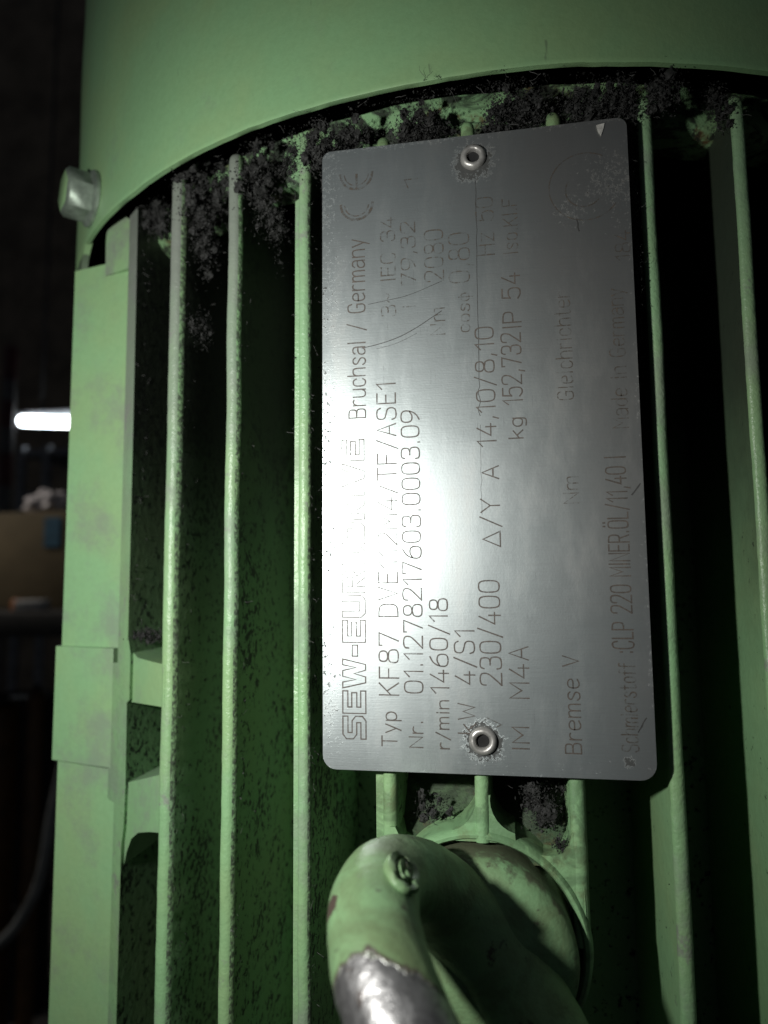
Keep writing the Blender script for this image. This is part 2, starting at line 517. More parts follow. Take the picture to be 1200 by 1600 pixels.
# fins
def fin_mesh(x, yf, z0, z1, half, depth, seed, ledge=0.0, half_base=None, cap=True):
    """one cast fin standing in the plane X = x, tip at depth yf, slightly wavy, rounded over its upper end"""
    hb = half_base or half + 0.35
    bm = bmesh.new()
    r = half * 0.62
    sec = [(-hb, depth), (-half - 0.12, depth * 0.35), (-half, r), (-half * 0.88, r * 0.40), (-half * 0.58, 0.09 * r), (-half * 0.1, 0),
           (half * 0.25, 0.07 * r), (half * 0.62, 0.40 * r), (half * 0.88, 1.0 * r), (half, 1.9 * r), (half + 0.12, depth * 0.35), (hb, depth)]
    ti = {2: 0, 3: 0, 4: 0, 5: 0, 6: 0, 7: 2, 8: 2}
    zl = []
    n = max(8, int((z1 - z0) / 1.6))
    for i in range(n + 1):
        zl.append(z0 + (z1 - 2.2 - z0) * i / n)
    zl += [z1 - 1.4, z1 - 0.8, z1 - 0.35, z1 - 0.08] if cap else []
    rows = []
    for z in zl:
        t = max(0.0, (z - (z1 - 2.2)) / 2.2)
        drop = 1.9 * (1 - sqrt(max(0, 1 - t * t))) if cap else 0
        sh = 1 - 0.35 * t * t if cap else 1
        w = 0.16 * noise.noise(Vector((seed * 3.7, z * 0.06, 0))) + 0.05 * noise.noise(Vector((seed * 3.7, z * 0.4, 5)))
        w2 = 0.14 * noise.noise(Vector((seed * 9.1, z * 0.09, 3)))
        row = []
        for k, (dx, dy) in enumerate(sec):
            f = 0.10 * noise.noise(Vector((seed + k * 1.7, z * 0.5, 2)))
            yy = yf + dy + (drop + w2 if dy < depth * 0.5 else 0)
            row.append(bm.verts.new((x + dx * sh + w + f * 0.5, yy + f * 0.4 * (dy < 2), z)))
        rows.append(row)
    for i in range(len(rows) - 1):
        for k in range(len(sec) - 1):
            f = bm.faces.new((rows[i][k], rows[i][k+1], rows[i+1][k+1], rows[i+1][k]))
            f.material_index = ti.get(k, 1)
    bm.faces.new(rows[0]); bm.faces.new(rows[-1][::-1]).material_index = 0
    if ledge:
        ze = z1 - 12 if cap else z1
        prism(bm, [(x - half - ledge, z0), (x - half + 0.3, z0), (x - half + 0.3, ze), (x - half - ledge, ze - 0.8)], yf + 1.5, yf + depth, 0)
    return bm

RF = 129.4
PITCH_X = 15.2
FIN_LABEL = 'cast green cooling fin'
def fin(x, z0=-150, z1=61.0, half=1.22, ledge=0.0, seed=1.0, mats=None):
    yf = cyly(x, RF)
    dep = cyly(x + (0 if abs(x) < 5 else (2 if x > 0 else -2)), RB) - yf + 1.5
    bm = fin_mesh(x, yf, z0, z1, half, dep, seed, ledge)
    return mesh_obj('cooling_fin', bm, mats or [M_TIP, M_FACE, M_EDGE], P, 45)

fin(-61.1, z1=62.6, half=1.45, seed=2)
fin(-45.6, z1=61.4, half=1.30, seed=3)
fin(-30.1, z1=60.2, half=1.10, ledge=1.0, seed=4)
CLEAN = [M_TIP, M_FACE_CLEAN, M_TIP]
fin(29.1, z1=58.8, half=1.22, seed=5, mats=CLEAN)
fin(45.0, z1=60.0, half=1.15, seed=6, mats=CLEAN)
fin(60.6, z1=61.0, half=1.2, seed=7, mats=CLEAN)
fin(76.2, z1=61.0, half=1.3, seed=8, mats=CLEAN)

# ribs under the rating plate that run into the eye boss
def rib(x, z0, z1, half, seed, ledge=0.0):
    yf = cyly(x, RF) + 0.15
    bm = fin_mesh(x, yf, z0, z1, half, cyly(x, RB) - yf + 1.0, seed, ledge)
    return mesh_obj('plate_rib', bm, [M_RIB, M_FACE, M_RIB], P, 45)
rib(-15.0, -66, 55.9, 1.15, 11, ledge=1.3)
rib(-0.3, -62.5, 56.2, 1.18, 12)
rib(14.1, -77, 56.4, 1.25, 13)

# boss for the lifting eye
BX, BZ = -1.5, -77.8
bm = bmesh.new()
prof = [(17.6, 24.0), (17.15, 3.0), (16.9, 1.7), (16.4, 1.25), (15.9, 1.35), (15.6, 1.8), (15.5, 6.0), (0, 6.0)]
lathe(bm, prof, (BX, 0, BZ), (0, 1, 0), 96)
for v in bm.verts:
    q = 0.16 * noise.noise(v.co * 0.35)
    v.co.y += q
# fillets where the ribs flow into it
def arc(cx, cz, r, a0, a1, n=8):
    return [(cx + r * cos(radians(a0 + (a1 - a0) * i / n)), cz + r * sin(radians(a0 + (a1 - a0) * i / n))) for i in range(n + 1)]
prism(bm, [(-1.4, -55.5)] + arc(-6.4, -56.2, 5.0, 0, -75, 6) + [(-5.2, -62.5), (4.6, -62.5)] + arc(5.8, -56.2, 5.0, -105, -180, 6) + [(0.9, -55.5)], 1.75, 20.0)
prism(bm, [(13.0, -60.5), (12.6, -62.4), (11.6, -63.6), (10.0, -64.1), (8.2, -64.0), (6.0, -63.2), (4.2, -62.4)] + [(BX + 16.3 * cos(radians(a)), BZ + 16.3 * sin(radians(a))) for a in (68, 60, 52, 44, 36, 28, 20, 12, 5)] + [(14.6, -70), (14.0, -60.5)], 1.85, 20.0)
prism(bm, [(-14.1, -61.0), (-13.0, -63.2), (-11.2, -63.9), (-9.2, -63.5), (-7.6, -62.8)] + [(BX + 16.3 * cos(radians(a)), BZ + 16.3 * sin(radians(a))) for a in (112, 122, 132, 142)] + [(-15.0, -67), (-15.0, -61.0)], 1.9, 20.0)
mesh_obj('eye_boss', bm, M_RIB, P, 40)

# dirty floors of the two pockets above the boss
bm = bmesh.new()
def pocket(x0, x1, zlo, zhi, y_lo, y_hi):
    nx, nzz = 10, 12
    g = [[bm.verts.new((x0 + (x1 - x0) * i / nx, y_lo + (y_hi - y_lo) * (j / nzz) ** 0.7 + 0.7 * noise.noise(Vector((i * .5, j * .5, x0))), zlo + (zhi - zlo) * j / nzz)) for i in range(nx + 1)] for j in range(nzz + 1)]
    for j in range(nzz):
        for i in range(nx):
            bm.faces.new((g[j][i], g[j][i+1], g[j+1][i+1], g[j+1][i]))
pocket(-14.2, -1.2, -65.5, -50.0, 2.6, 19.5)
pocket(0.6, 13.2, -66.0, -50.0, 3.0, 19.0)
mesh_obj('boss_pocket', bm, paint('dirty_pocket_paint', dust=0.2, soot=0.6, grime=0.95, rust=0.5, bumpy=1.5, rough=0.6), P, 60)

# ------------------------------------------------------------------ lifting eye
bm = bmesh.new()
lathe(bm, [(0, 7.0), (14.6, 7.0), (14.75, 5.8), (14.7, -1.6), (14.2, -3.0), (12.8, -4.1), (10, -5.6), (6, -7.2), (0, -8.0)], (BX, 0, BZ), (0, 1, 0), 80)
for v in bm.verts:
    if v.co.y < 4: v.co += Vector((noise.noise(v.co * 0.25), noise.noise(v.co * 0.25 + Vector((9, 0, 0))), noise.noise(v.co * 0.25 + Vector((0, 9, 0))))) * 0.28
eye = mesh_obj('lifting_eye', bm, M_COLLAR, P, 50)
eye['label'] = 'forged lifting eye in chipped green paint with bare steel showing'
TH = radians(-49)
RX, RZ = 0.0, -75.5
def ring_pt(A, B, R, r, h):
    rad = R + r * cos(B)
    u, v, ww = rad * cos(A), rad * sin(A), r * sin(B)
    return Vector((RX + u * cos(TH) - ww * sin(TH), -h - v, RZ + u * sin(TH) + ww * cos(TH)))
bm = bmesh.new()
NA, NB = 96, 32
RR, Rr, RH = 19.0, 5.4, 22.0
g = []
for i in range(NA):
    A = 2 * pi * i / NA
    low = max(0.0, -sin(A))                    # thicker where it meets the collar
    row = []
    for j in range(NB):
        p = ring_pt(A, 2 * pi * j / NB, RR, Rr + 1.0 * low ** 1.5, RH)
        d = 0.22 * noise.noise(p * 0.16) + 0.10 * noise.noise(p * 0.5)
        c = ring_pt(A, 0, RR, 0, RH)
        p += (p - c).normalized() * d
        row.append(bm.verts.new(p))
    g.append(row)
for i in range(NA):
    for j in range(NB):
        bm.faces.new((g[i][j], g[(i+1) % NA][j], g[(i+1) % NA][(j+1) % NB], g[i][(j+1) % NB]))
mesh_obj('ring', bm, M_EYE, eye, 80)

# raised forging mark on the ring
A0, B0 = radians(171), radians(80)
c0 = ring_pt(A0, B0, RR, Rr - 0.2, RH)
nrm = (c0 - ring_pt(A0, 0, RR, 0, RH)).normalized()
tang = (ring_pt(A0 + 0.05, B0, RR, Rr, RH) - c0).normalized()
tang = (tang - nrm * tang.dot(nrm)).normalized()
bit = nrm.cross(tang)
bm = bmesh.new()
for a, b, s in ((3.3, 1.9, 1.0), (1.5, 0.5, 1.15)):
    rows = []
    for i in range(28):
        t = 2 * pi * i / 28
        cc = c0 + tang * a * cos(t) + bit * b * sin(t) + nrm * (0.25 if s == 1.0 else 0.35)
        out = (tang * cos(t) + bit * sin(t)).normalized()
        rows.append([bm.verts.new(cc + (out * cos(q) + nrm * sin(q)) * 0.55 * s * (1 + 0.8 * noise.noise(Vector((t * 1.6, a, q))))) for q in (0, pi/3, 2*pi/3, pi, 4*pi/3, 5*pi/3)])
    for i in range(28):
        for k in range(6):
            bm.faces.new((rows[i][k], rows[(i+1) % 28][k], rows[(i+1) % 28][(k+1) % 6], rows[i][(k+1) % 6]))
mesh_obj('forging_mark', bm, M_EYE, eye, 60)

# ------------------------------------------------------------------ left edge of the frame
# raised edge bar (first rib of the frame) with a wider pad half way down
bm = bmesh.new()
ya = lambda x: 26.3 + (-74.6 - x) * 0.78
prism(bm, [(-78.9, 61.8), (-75.3, 62.2), (-75.0, 13), (-74.7, -33.5), (-73.6, -36.6), (-73.5, -46.2), (-74.5, -47.0), (-74.2, -63.4), (-74.6, -72), (-75.3, -76), (-75.5, -150),
           (-78.8, -150), (-78.8, -68.3), (-81.6, -68.1), (-81.6, -39.4), (-78.9, -39.2)], ya, 62.0)
bevel(bm, 0.55, 2, 50)
for v in bm.verts:
    v.co.x += 0.10 * noise.noise(v.co * 0.12); v.co.y += 0.10 * noise.noise(v.co * 0.2)
bm.normal_update()
bmesh.ops.recalc_face_normals(bm, faces=bm.faces)
for f in bm.faces:
    if f.normal.x > 0.8: f.material_index = 1
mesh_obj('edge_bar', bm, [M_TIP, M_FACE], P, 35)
# two bridges from the edge bar to the next fin
yb = lambda x: 26.3 + (-74.6 - x) * 0.78 + 1.2
bm = bmesh.new()
prism(bm, [(-75.2, -34.5), (-73.8, -36.6), (-71.8, -37.6), (-66, -37.9), (-61.5, -38.0), (-61.5, -46.1), (-75.2, -47.0)], yb, 60)
bevel(bm, 0.4, 2, 50)
mesh_obj('bridge', bm, M_PANEL, P, 35)
bm = bmesh.new()
prism(bm, [(-75.2, -63.6), (-61.5, -58.6), (-61.5, -69.4), (-66, -70.6)] + [(-70.0, -72.0), (-72.6, -74.0), (-74.3, -77.2), (-75.2, -80)], yb, 60)
bevel(bm, 0.4, 2, 50)
mesh_obj('bridge', bm, M_PANEL, P, 35)
# side panel with raised pad
def slab(bm, p1, p2, z0, z1, back=70, lift=0.0, dy=0.0):
    n = Vector((-(p2[1] - p1[1]), (p2[0] - p1[0]), 0)).normalized()
    if n.y > 0: n = -n
    a = Vector((p1[0], p1[1], 0)) + n * lift
    b = Vector((p2[0], p2[1], 0)) + n * lift
    prism_pts = [a, b, Vector((b.x - 6.5, back, 0)), Vector((a.x, back, 0))]
    lo = [bm.verts.new((p.x, p.y, z0)) for p in prism_pts]
    hi = [bm.verts.new((p.x, p.y, z1)) for p in prism_pts]
    bm.faces.new(lo); bm.faces.new(hi[::-1])
    for i in range(4):
        j = (i + 1) % 4
        bm.faces.new((lo[i], lo[j], hi[j], hi[i]))
bm = bmesh.new()
slab(bm, (-77.8, 32.6), (-97.3, 37.0), -150, 53.6)
bevel(bm, 0.5, 3, 30)
for v in bm.verts: v.co.x += 0.12 * noise.noise(v.co * 0.08)
mesh_obj('side_panel', bm, M_PANEL, P, 30)
bm = bmesh.new()
slab(bm, (-80.5, 32.2), (-97.8, 37.1), -61.6, -36.3, back=66, lift=1.1)
bevel(bm, 0.4, 3, 30)
mesh_obj('side_pad', bm, M_PANEL, P, 30)
# screw lug in the gap under the cowl
bm = bmesh.new()
prism(bm, [(-87.6, 50.5), (-87.9, 58.0)] + [(-83.6 + 4.3 * cos(radians(a)), 60.0 + 4.0 * sin(radians(a))) for a in (165, 140, 115, 90, 65, 40, 15)] + [(-79.0, 50.5)], lambda x: 31.5 + (-79 - x) * 0.35, 60)
bevel(bm, 0.9, 3, 40)
for v in bm.verts: v.co += Vector((noise.noise(v.co * 0.3), noise.noise(v.co * 0.3 + Vector((5, 5, 5))), 0)) * 0.25
mesh_obj('screw_lug', bm, paint('dusty_lug_paint', dust=0.9, soot=0.2, bumpy=0.8, rough=0.6), P, 40)

# ------------------------------------------------------------------ rating plate
bm = bmesh.new()
W2, H2 = 25.35, 52.0
def rrect(w, h, r, n=6):
    pts = []
    for cx, cz, a0, rr in ((w - r[0], h - r[0], 0, r[0]), (-w + r[1], h - r[1], 90, r[1]), (-w + r[2], -h + r[2], 180, r[2]), (w - r[3], -h + r[3], 270, r[3])):
        pts += arc(cx, cz, rr, a0, a0 + 90, n)
    return pts
prism(bm, rrect(W2, H2, (1.6, 1.5, 2.2, 2.4)), 0.0, 0.75)
bevel(bm, 0.18, 2, 60)
plate = mesh_obj('rating_plate', bm, M_PLATE, P, 35, origin=(0, 0.4, 0))
plate['label'] = 'scratched metal rating plate with engraved text, turned on its side'

for i, (x, z) in enumerate(((0.65, 47.9), (0.05, -46.9))):
    bm = bmesh.new()
    lathe(bm, [(2.15, 0.05), (2.12, -0.35), (1.95, -0.72), (1.6, -0.95), (1.25, -0.86), (1.05, -0.55), (1.0, -0.02), (1.0, 0.05)], (x, 0, z), (0, 1, 0), 40)
    for v in bm.verts: v.co += Vector((noise.noise(v.co * 1.1), noise.noise(v.co * 1.3), noise.noise(v.co * 1.2))) * 0.09
    rv = mesh_obj('rivet', bm, M_RIVET, plate, 60)
    bm = bmesh.new()
    lathe(bm, [(0, -0.10), (1.04, -0.10), (1.04, 0.02), (0, 0.02)], (x, 0, z), (0, 1, 0), 24)
    mesh_obj('rivet_hole', bm, M_HOLE, plate, 30)

# ---- engraved lettering: strokes on a 4 x 6 grid, baseline 0, cap height 6
def cur(*p): return ('c', p)
def lin(*p): return ('l', p)
G = {
 '0': (4, [('o', ((2, 6), (0.6, 5.8), (0, 4.6), (0, 1.4), (0.6, 0.2), (2, 0), (3.4, 0.2), (4, 1.4), (4, 4.6), (3.4, 5.8)))]),
 '1': (2.2, [lin((0, 4.4), (1.8, 6), (1.8, 0))]),
 '2': (4, [cur((0, 4.5), (0.1, 5.8), (2, 6.2), (4, 5.8), (4, 4), (3, 2.8), (0, 0)), lin((0, 0), (4, 0))]),
 '3': (4, [cur((0.1, 5), (0.5, 6), (2, 6.1), (3.8, 5.8), (3.8, 3.6), (2.6, 3.2), (1.4, 3.2)), cur((1.4, 3.2), (2.8, 3.2), (4.1, 2.8), (4, 0.3), (2, -0.1), (0.2, 0.1), (0, 1.2))]),
 '4': (4, [lin((2.6, 6), (0, 1.6), (4, 1.6)), lin((3, 3.2), (3, 0))]),
 '5': (4, [lin((3.7, 6), (0.4, 6), (0.2, 3.3)), cur((0.2, 3.3), (1.4, 4), (3.6, 3.9), (4.1, 2), (3.7, 0.1), (1.6, -0.2), (0, 0.7))]),
 '6': (4, [cur((3.2, 6), (1.2, 5), (0, 3), (-0.1, 0.4), (2, -0.2), (4.1, 0.3), (4.1, 3.3), (2, 3.8), (0.2, 2.8))]),
 '7': (4, [lin((0, 5.2), (0, 6), (4, 6), (1.4, 0))]),
 '8': (4, [('o', ((2, 6.1), (0.4, 5.8), (0.3, 3.7), (2, 3.2), (3.7, 3.7), (3.6, 5.8))), ('o', ((2, 3.2), (0, 2.8), (-0.1, 0.2), (2, -0.1), (4.1, 0.2), (4, 2.8)))]),
 '9': (4, [cur((0.8, 0), (2.8, 1), (4, 3), (4.1, 5.6), (2, 6.2), (-0.1, 5.7), (-0.1, 2.7), (2, 2.2), (3.8, 3.2))]),
 'A': (4, [lin((0, 0), (2, 6), (4, 0)), lin((0.7, 2), (3.3, 2))]),
 'B': (3.8, [lin((0, 0), (0, 6)), cur((0, 6), (2.4, 6), (3.6, 5.6), (3.5, 3.5), (2.2, 3.2), (0, 3.2)), cur((0, 3.2), (2.4, 3.2), (3.9, 2.8), (3.8, 0.2), (2.2, 0), (0, 0))]),
 'C': (3.8, [cur((3.8, 4.8), (3.4, 6), (1.8, 6.2), (0, 5.6), (0, 0.4), (1.8, -0.2), (3.4, 0), (3.8, 1.2))]),
 'D': (4, [lin((0, 0), (0, 6)), cur((0, 6), (2, 6), (4, 5.4), (4, 0.6), (2, 0), (0, 0))]),
 'E': (3.4, [lin((3.4, 6), (0, 6), (0, 0), (3.4, 0)), lin((0, 3.1), (2.8, 3.1))]),
 'F': (3.4, [lin((3.4, 6), (0, 6), (0, 0)), lin((0, 3.1), (2.8, 3.1))]),
 'G': (4, [cur((3.8, 4.8), (3.4, 6), (1.8, 6.2), (0, 5.6), (0, 0.4), (1.8, -0.2), (3.8, 0.2), (3.8, 2)), lin((3.8, 1.4), (3.8, 2.8), (2.2, 2.8))]),
 'H': (4, [lin((0, 0), (0, 6)), lin((4, 0), (4, 6)), lin((0, 3.1), (4, 3.1))]),
 'I': (0.6, [lin((0.3, 0), (0.3, 6))]),
 'K': (3.8, [lin((0, 0), (0, 6)), lin((3.7, 6), (0, 2.4)), lin((1.3, 3.6), (3.8, 0))]),
 'L': (3.2, [lin((0, 6), (0, 0), (3.2, 0))]),
 'M': (4.6, [lin((0, 0), (0, 6), (2.3, 2.2), (4.6, 6), (4.6, 0))]),
 'N': (4, [lin((0, 0), (0, 6), (4, 0), (4, 6))]),
 'P': (3.8, [lin((0, 0), (0, 6)), cur((0, 6), (2.4, 6), (3.9, 5.5), (3.8, 3), (2.4, 2.7), (0, 2.7))]),
 'R': (3.8, [lin((0, 0), (0, 6)), cur((0, 6), (2.4, 6), (3.9, 5.5), (3.8, 3.1), (2.4, 2.8), (0, 2.8)), lin((2, 2.8), (3.8, 0))]),
 'S': (4, [cur((3.9, 5), (3.4, 6), (2, 6.2), (0.2, 5.9), (0.1, 3.6), (2, 3.1), (4, 2.6), (3.9, 0.2), (2, -0.2), (0.4, 0), (0, 1.2))]),
 'T': (4, [lin((0, 6), (4, 6)), lin((2, 6), (2, 0))]),
 'V': (4, [lin((0, 6), (2, 0), (4, 6))]),
 'W': (5.4, [lin((0, 6), (1.2, 0), (2.7, 4.2), (4.2, 0), (5.4, 6))]),
 'Y': (4, [lin((0, 6), (2, 3), (4, 6)), lin((2, 3), (2, 0))]),
 'Ö': (4, [('o', ((2, 6), (0.4, 5.8), (0, 4.6), (0, 1.4), (0.4, 0.2), (2, 0), (3.6, 0.2), (4, 1.4), (4, 4.6), (3.6, 5.8))), lin((1, 7.0), (1, 7.4)), lin((3, 7.0), (3, 7.4))]),
 'a': (3.4, [cur((0.3, 3.6), (0.8, 4.3), (2.4, 4.4), (3.3, 3.8), (3.3, 2)), lin((3.3, 3), (3.3, 0)), cur((3.3, 2.5), (1.4, 2.6), (0, 2), (0, 0.2), (1.6, -0.2), (3.3, 0.8))]),
 'c': (3.2, [cur((3.2, 3.3), (2.6, 4.3), (1, 4.4), (0, 3.6), (0, 0.7), (1, -0.1), (2.6, 0), (3.2, 0.9))]),
 'd': (3.4, [lin((3.4, 6.2), (3.4, 0)), ('o', ((3.4, 2.2), (3, 4.2), (1, 4.3), (0, 3), (0, 1.2), (1, 0), (3, 0)))]),
 'e': (3.4, [cur((0, 2.3), (3.4, 2.3), (3.4, 3.8), (1.8, 4.5), (0, 3.8), (0, 0.5), (1.6, -0.2), (3.3, 0.6))]),
 'f': (2.6, [cur((2.6, 6), (1.2, 6.2), (1, 5), (1, 3)), lin((1, 4), (1, 0)), lin((0, 4.1), (2.4, 4.1))]),
 'g': (3.4, [('o', ((3.4, 2.2), (3, 4.2), (1, 4.3), (0, 3), (0, 1.2), (1, 0), (3, 0))), cur((3.4, 4.2), (3.4, -1), (2.6, -1.8), (0.4, -1.6))]),
 'h': (3.4, [lin((0, 0), (0, 6.2)), cur((0, 3), (0.6, 4.2), (2.8, 4.4), (3.4, 3.4), (3.4, 1)), lin((3.4, 2), (3.4, 0))]),
 'i': (0.8, [lin((0.4, 0), (0.4, 4.2)), lin((0.4, 5.4), (0.4, 5.9))]),
 'k': (3.2, [lin((0, 0), (0, 6.2)), lin((3, 4.2), (0, 1.6)), lin((1.2, 2.6), (3.2, 0))]),
 'l': (0.8, [lin((0.4, 0), (0.4, 6.2))]),
 'm': (5, [lin((0, 0), (0, 4.3)), cur((0, 3), (0.5, 4.2), (2, 4.4), (2.5, 3.4), (2.5, 1)), lin((2.5, 2), (2.5, 0)), cur((2.5, 3), (3, 4.2), (4.6, 4.4), (5, 3.4), (5, 1)), lin((5, 2), (5, 0))]),
 'n': (3.4, [lin((0, 0), (0, 4.3)), cur((0, 3), (0.6, 4.2), (2.8, 4.4), (3.4, 3.4), (3.4, 1)), lin((3.4, 2), (3.4, 0))]),
 'o': (3.4, [('o', ((1.7, 4.3), (0.3, 4), (0, 2.2), (0.3, 0.2), (1.7, 0), (3.1, 0.2), (3.4, 2.2), (3.1, 4)))]),
 'p': (3.4, [lin((0, 4.2), (0, -1.8)), ('o', ((0, 2.2), (0.4, 4.2), (2.4, 4.3), (3.4, 3), (3.4, 1.2), (2.4, 0), (0.4, 0)))]),
 'r': (2.4, [lin((0, 0), (0, 4.3)), cur((0, 2.6), (0.5, 4), (1.6, 4.4), (2.4, 4.1))]),
 's': (3.2, [cur((3.1, 3.6), (2.4, 4.4), (0.6, 4.3), (0.1, 3), (1.6, 2.3), (3.2, 1.6), (2.8, 0), (0.8, -0.2), (0, 0.8))]),
 't': (2.6, [lin((1, 6), (1, 1)), cur((1, 2), (1, 0), (2, -0.1), (2.6, 0.2)), lin((0, 4.2), (2.4, 4.2))]),
 'u': (3.4, [cur((0, 4.3), (0, 1), (0.6, -0.1), (2.6, 0), (3.4, 1.2)), lin((3.4, 4.3), (3.4, 0))]),
 'y': (3.4, [lin((0, 4.3), (1.7, 0.2)), lin((3.4, 4.3), (1, -1.8))]),
 'z': (3.2, [lin((0, 4.2), (3.2, 4.2), (0, 0), (3.2, 0))]),
 'φ': (3.6, [('o', ((1.8, 4.3), (0.3, 4), (0, 2.2), (0.3, 0.2), (1.8, 0), (3.3, 0.2), (3.6, 2.2), (3.3, 4))), lin((1.8, 5.4), (1.8, -1.6))]),
 '/': (3.0, [lin((0, -0.6), (3.0, 6.4))]),
 '.': (0.8, [lin((0.4, 0), (0.4, 0.45))]),
 ',': (1.0, [lin((0.7, 0.6), (0.2, -1.0))]),
 ':': (0.8, [lin((0.4, 0.4), (0.4, 0.9)), lin((0.4, 3.4), (0.4, 3.9))]),
 '~': (3.4, [cur((0, 2.6), (0.6, 3.8), (1.6, 3.2), (2.4, 2.6), (3.2, 3.0), (3.4, 3.8))]),
 '△': (4.6, [('p', ((0, 0), (2.3, 5.6), (4.6, 0)))]),
 ' ': (2.2, []),
}
def chaikin(p, closed, it=2):
    for _ in range(it):
        q = []
        n = len(p)
        if not closed: q.append(p[0])
        for i in range(n if closed else n - 1):
            a, b = Vector(p[i]), Vector(p[(i + 1) % n])
            q.append(a * 0.75 + b * 0.25); q.append(a * 0.25 + b * 0.75)
        if not closed: q.append(Vector(p[-1]))
        p = q
    return [Vector(v) for v in p]

def ribbon(bm, pts, width, y, closed=False, thick=0.045):
    """a thin raised/sunk burr of the engraving: strip with mitred joints and a small thickness, in the X,Z plane"""
    pts = [Vector(p) for p in pts]
    cl = [pts[0]]
    for p in pts[1:]:
        if (p - cl[-1]).length > 1e-4: cl.append(p)
    pts = cl
    n = len(pts)
    if n < 2: return
    L, R = [], []
    for i, p in enumerate(pts):
        a = pts[i - 1] if (i > 0 or closed) else None
        b = pts[(i + 1) % n] if (i < n - 1 or closed) else None
        d1 = (p - a).normalized() if a is not None else None
        d2 = (b - p).normalized() if b is not None else None
        d1 = d1 or d2; d2 = d2 or d1
        t = d1 + d2
        t = t.normalized() if t.length > 0.2 else d2
        nn = Vector((-t.y, t.x))
        k = min(1.7, 1 / max(0.3, nn.dot(Vector((-d2.y, d2.x)))))
        wv = width * (1 + 0.28 * noise.noise(Vector((p.x * 2.1, p.y * 2.1, 4.2))))
        e = Vector((0, 0))
        if not closed and i == 0: e = -d2 * width * 0.5
        if not closed and i == n - 1: e = d1 * width * 0.5
        L.append(p + e + nn * wv * 0.5 * k); R.append(p + e - nn * wv * 0.5 * k)
    vl = [bm.verts.new((q.x, y, q.y)) for q in L]; vr = [bm.verts.new((q.x, y, q.y)) for q in R]
    for i in range(n if closed else n - 1):
        j = (i + 1) % n
        bm.faces.new((vl[i], vl[j], vr[j], vr[i]))

TEXT_Y = -0.02
def text_line(s, xb, z0, z1, h, width=0.27, mat=None, name='engraved_text'):
    """reads up the plate (+Z), letter tops towards -X; cap height h"""
    adv = []
    tot = 0
    for ch in s:
        wch, st = G[ch]
        adv.append((tot, st)); tot += wch + 1.5
    tot -= 1.5
    sx = (z1 - z0) / tot
    sy = h / 6.0
    bm = bmesh.new()
    k = 0
    for off, st in adv:
        jx, jy = random.uniform(-.03, .03), random.uniform(-.03, .03)
        for kind, pts in st:
            q = [Vector((a, b)) for a, b in pts]
            closed = kind in 'op'
            if kind in 'co': q = chaikin(q, closed)
            out = [Vector((xb - v.y * sy + jy, z0 + (off + v.x) * sx + jx)) for v in q]
            ribbon(bm, out, width, TEXT_Y - 0.004 * (k % 3), closed); k += 1
    return mesh_obj(name, bm, mat or M_INK, plate)

ROWS = [
    ("Bruchsal / Germany", -18.02, 4.69, 35.60, 2.82),
    ("Typ", -13.39, -48.14, -42.94, 2.35),
    ("KF87 DVE112M4/TF/ASE1", -12.99, -40.26, 10.32, 3.08),
    ("3~ IEC 34", -12.78, 21.71, 38.94, 2.38),
    ("Nr.", -9.25, -48.21, -44.22, 2.12),
    ("01.1278217603.0003.09", -9.12, -39.90, 5.37, 2.95),
    ("i", -9.44, 22.44, 23.76, 2.04),
    ("79,32", -9.37, 26.96, 37.80, 2.37),
    ("1", -8.80, 43.88, 45.70, 2.18),
    ("r/min", -5.16, -48.28, -41.00, 1.89),
    ("1460/18", -5.10, -39.83, -25.26, 2.81),
    ("Nm", -4.63, 17.93, 22.38, 2.32),
    ("2080", -4.68, 27.11, 35.97, 3.08),
    ("kW", -1.07, -45.86, -41.41, 2.56),
    ("4/S1", -1.00, -38.40, -30.05, 2.98),
    ("cosφ", -0.56, 18.06, 24.66, 1.87),
    ("0,80", -0.37, 26.51, 34.98, 3.36),
    ("V", 2.93, -45.46, -43.45, 2.14),
    ("230/400", 3.11, -38.53, -22.42, 3.23),
    ("△/Y", 3.48, -17.12, -9.52, 2.89),
    ("A", 3.46, -6.34, -4.29, 2.62),
    ("14,10/8,10", 3.19, -1.07, 18.61, 2.94),
    ("Hz 50", 3.69, 30.85, 40.77, 2.81),
    ("IM", 6.99, -48.11, -44.78, 2.49),
    ("M4A", 7.22, -40.39, -32.67, 2.89),
    ("kg", 7.43, 0.08, 3.28, 2.10),
    ("152,732", 7.49, 5.57, 17.23, 3.02),
    ("IP 54", 7.64, 17.57, 27.31, 2.84),
    ("Iso.Kl.F", 7.50, 30.71, 40.02, 2.26),
    ("Bremse V", 14.69, -48.43, -33.96, 2.33),
    ("Nm", 15.60, -10.59, -6.48, 2.22),
    ("Gleichrichter", 15.42, 5.86, 23.49, 2.35),
    ("Schmierstoff", 22.88, -47.90, -35.03, 2.27),
    (":CLP 220 MINER.ÖL/11,40 l", 22.78, -33.43, -3.49, 2.96),
    ("Made in Germany", 23.51, 0.95, 23.31, 2.28),
    ("184", 24.96, 28.00, 32.76, 2.23),
]
FADE = {"3~ IEC 34", "i", "79,32", "1", "Nm", "2080", "cosφ", "0,80", "Hz 50", "Iso.Kl.F", "Gleichrichter", "Schmierstoff", "Made in Germany", "184", "V"}
for s, xb, z0, z1, h in ROWS:
    if s.startswith('IP'): z0 += 0.6
    big = h > 2.6
    o = text_line(s, xb, z0, z1, h, 0.22 if big else 0.20, M_FADED if s in FADE else M_INK)

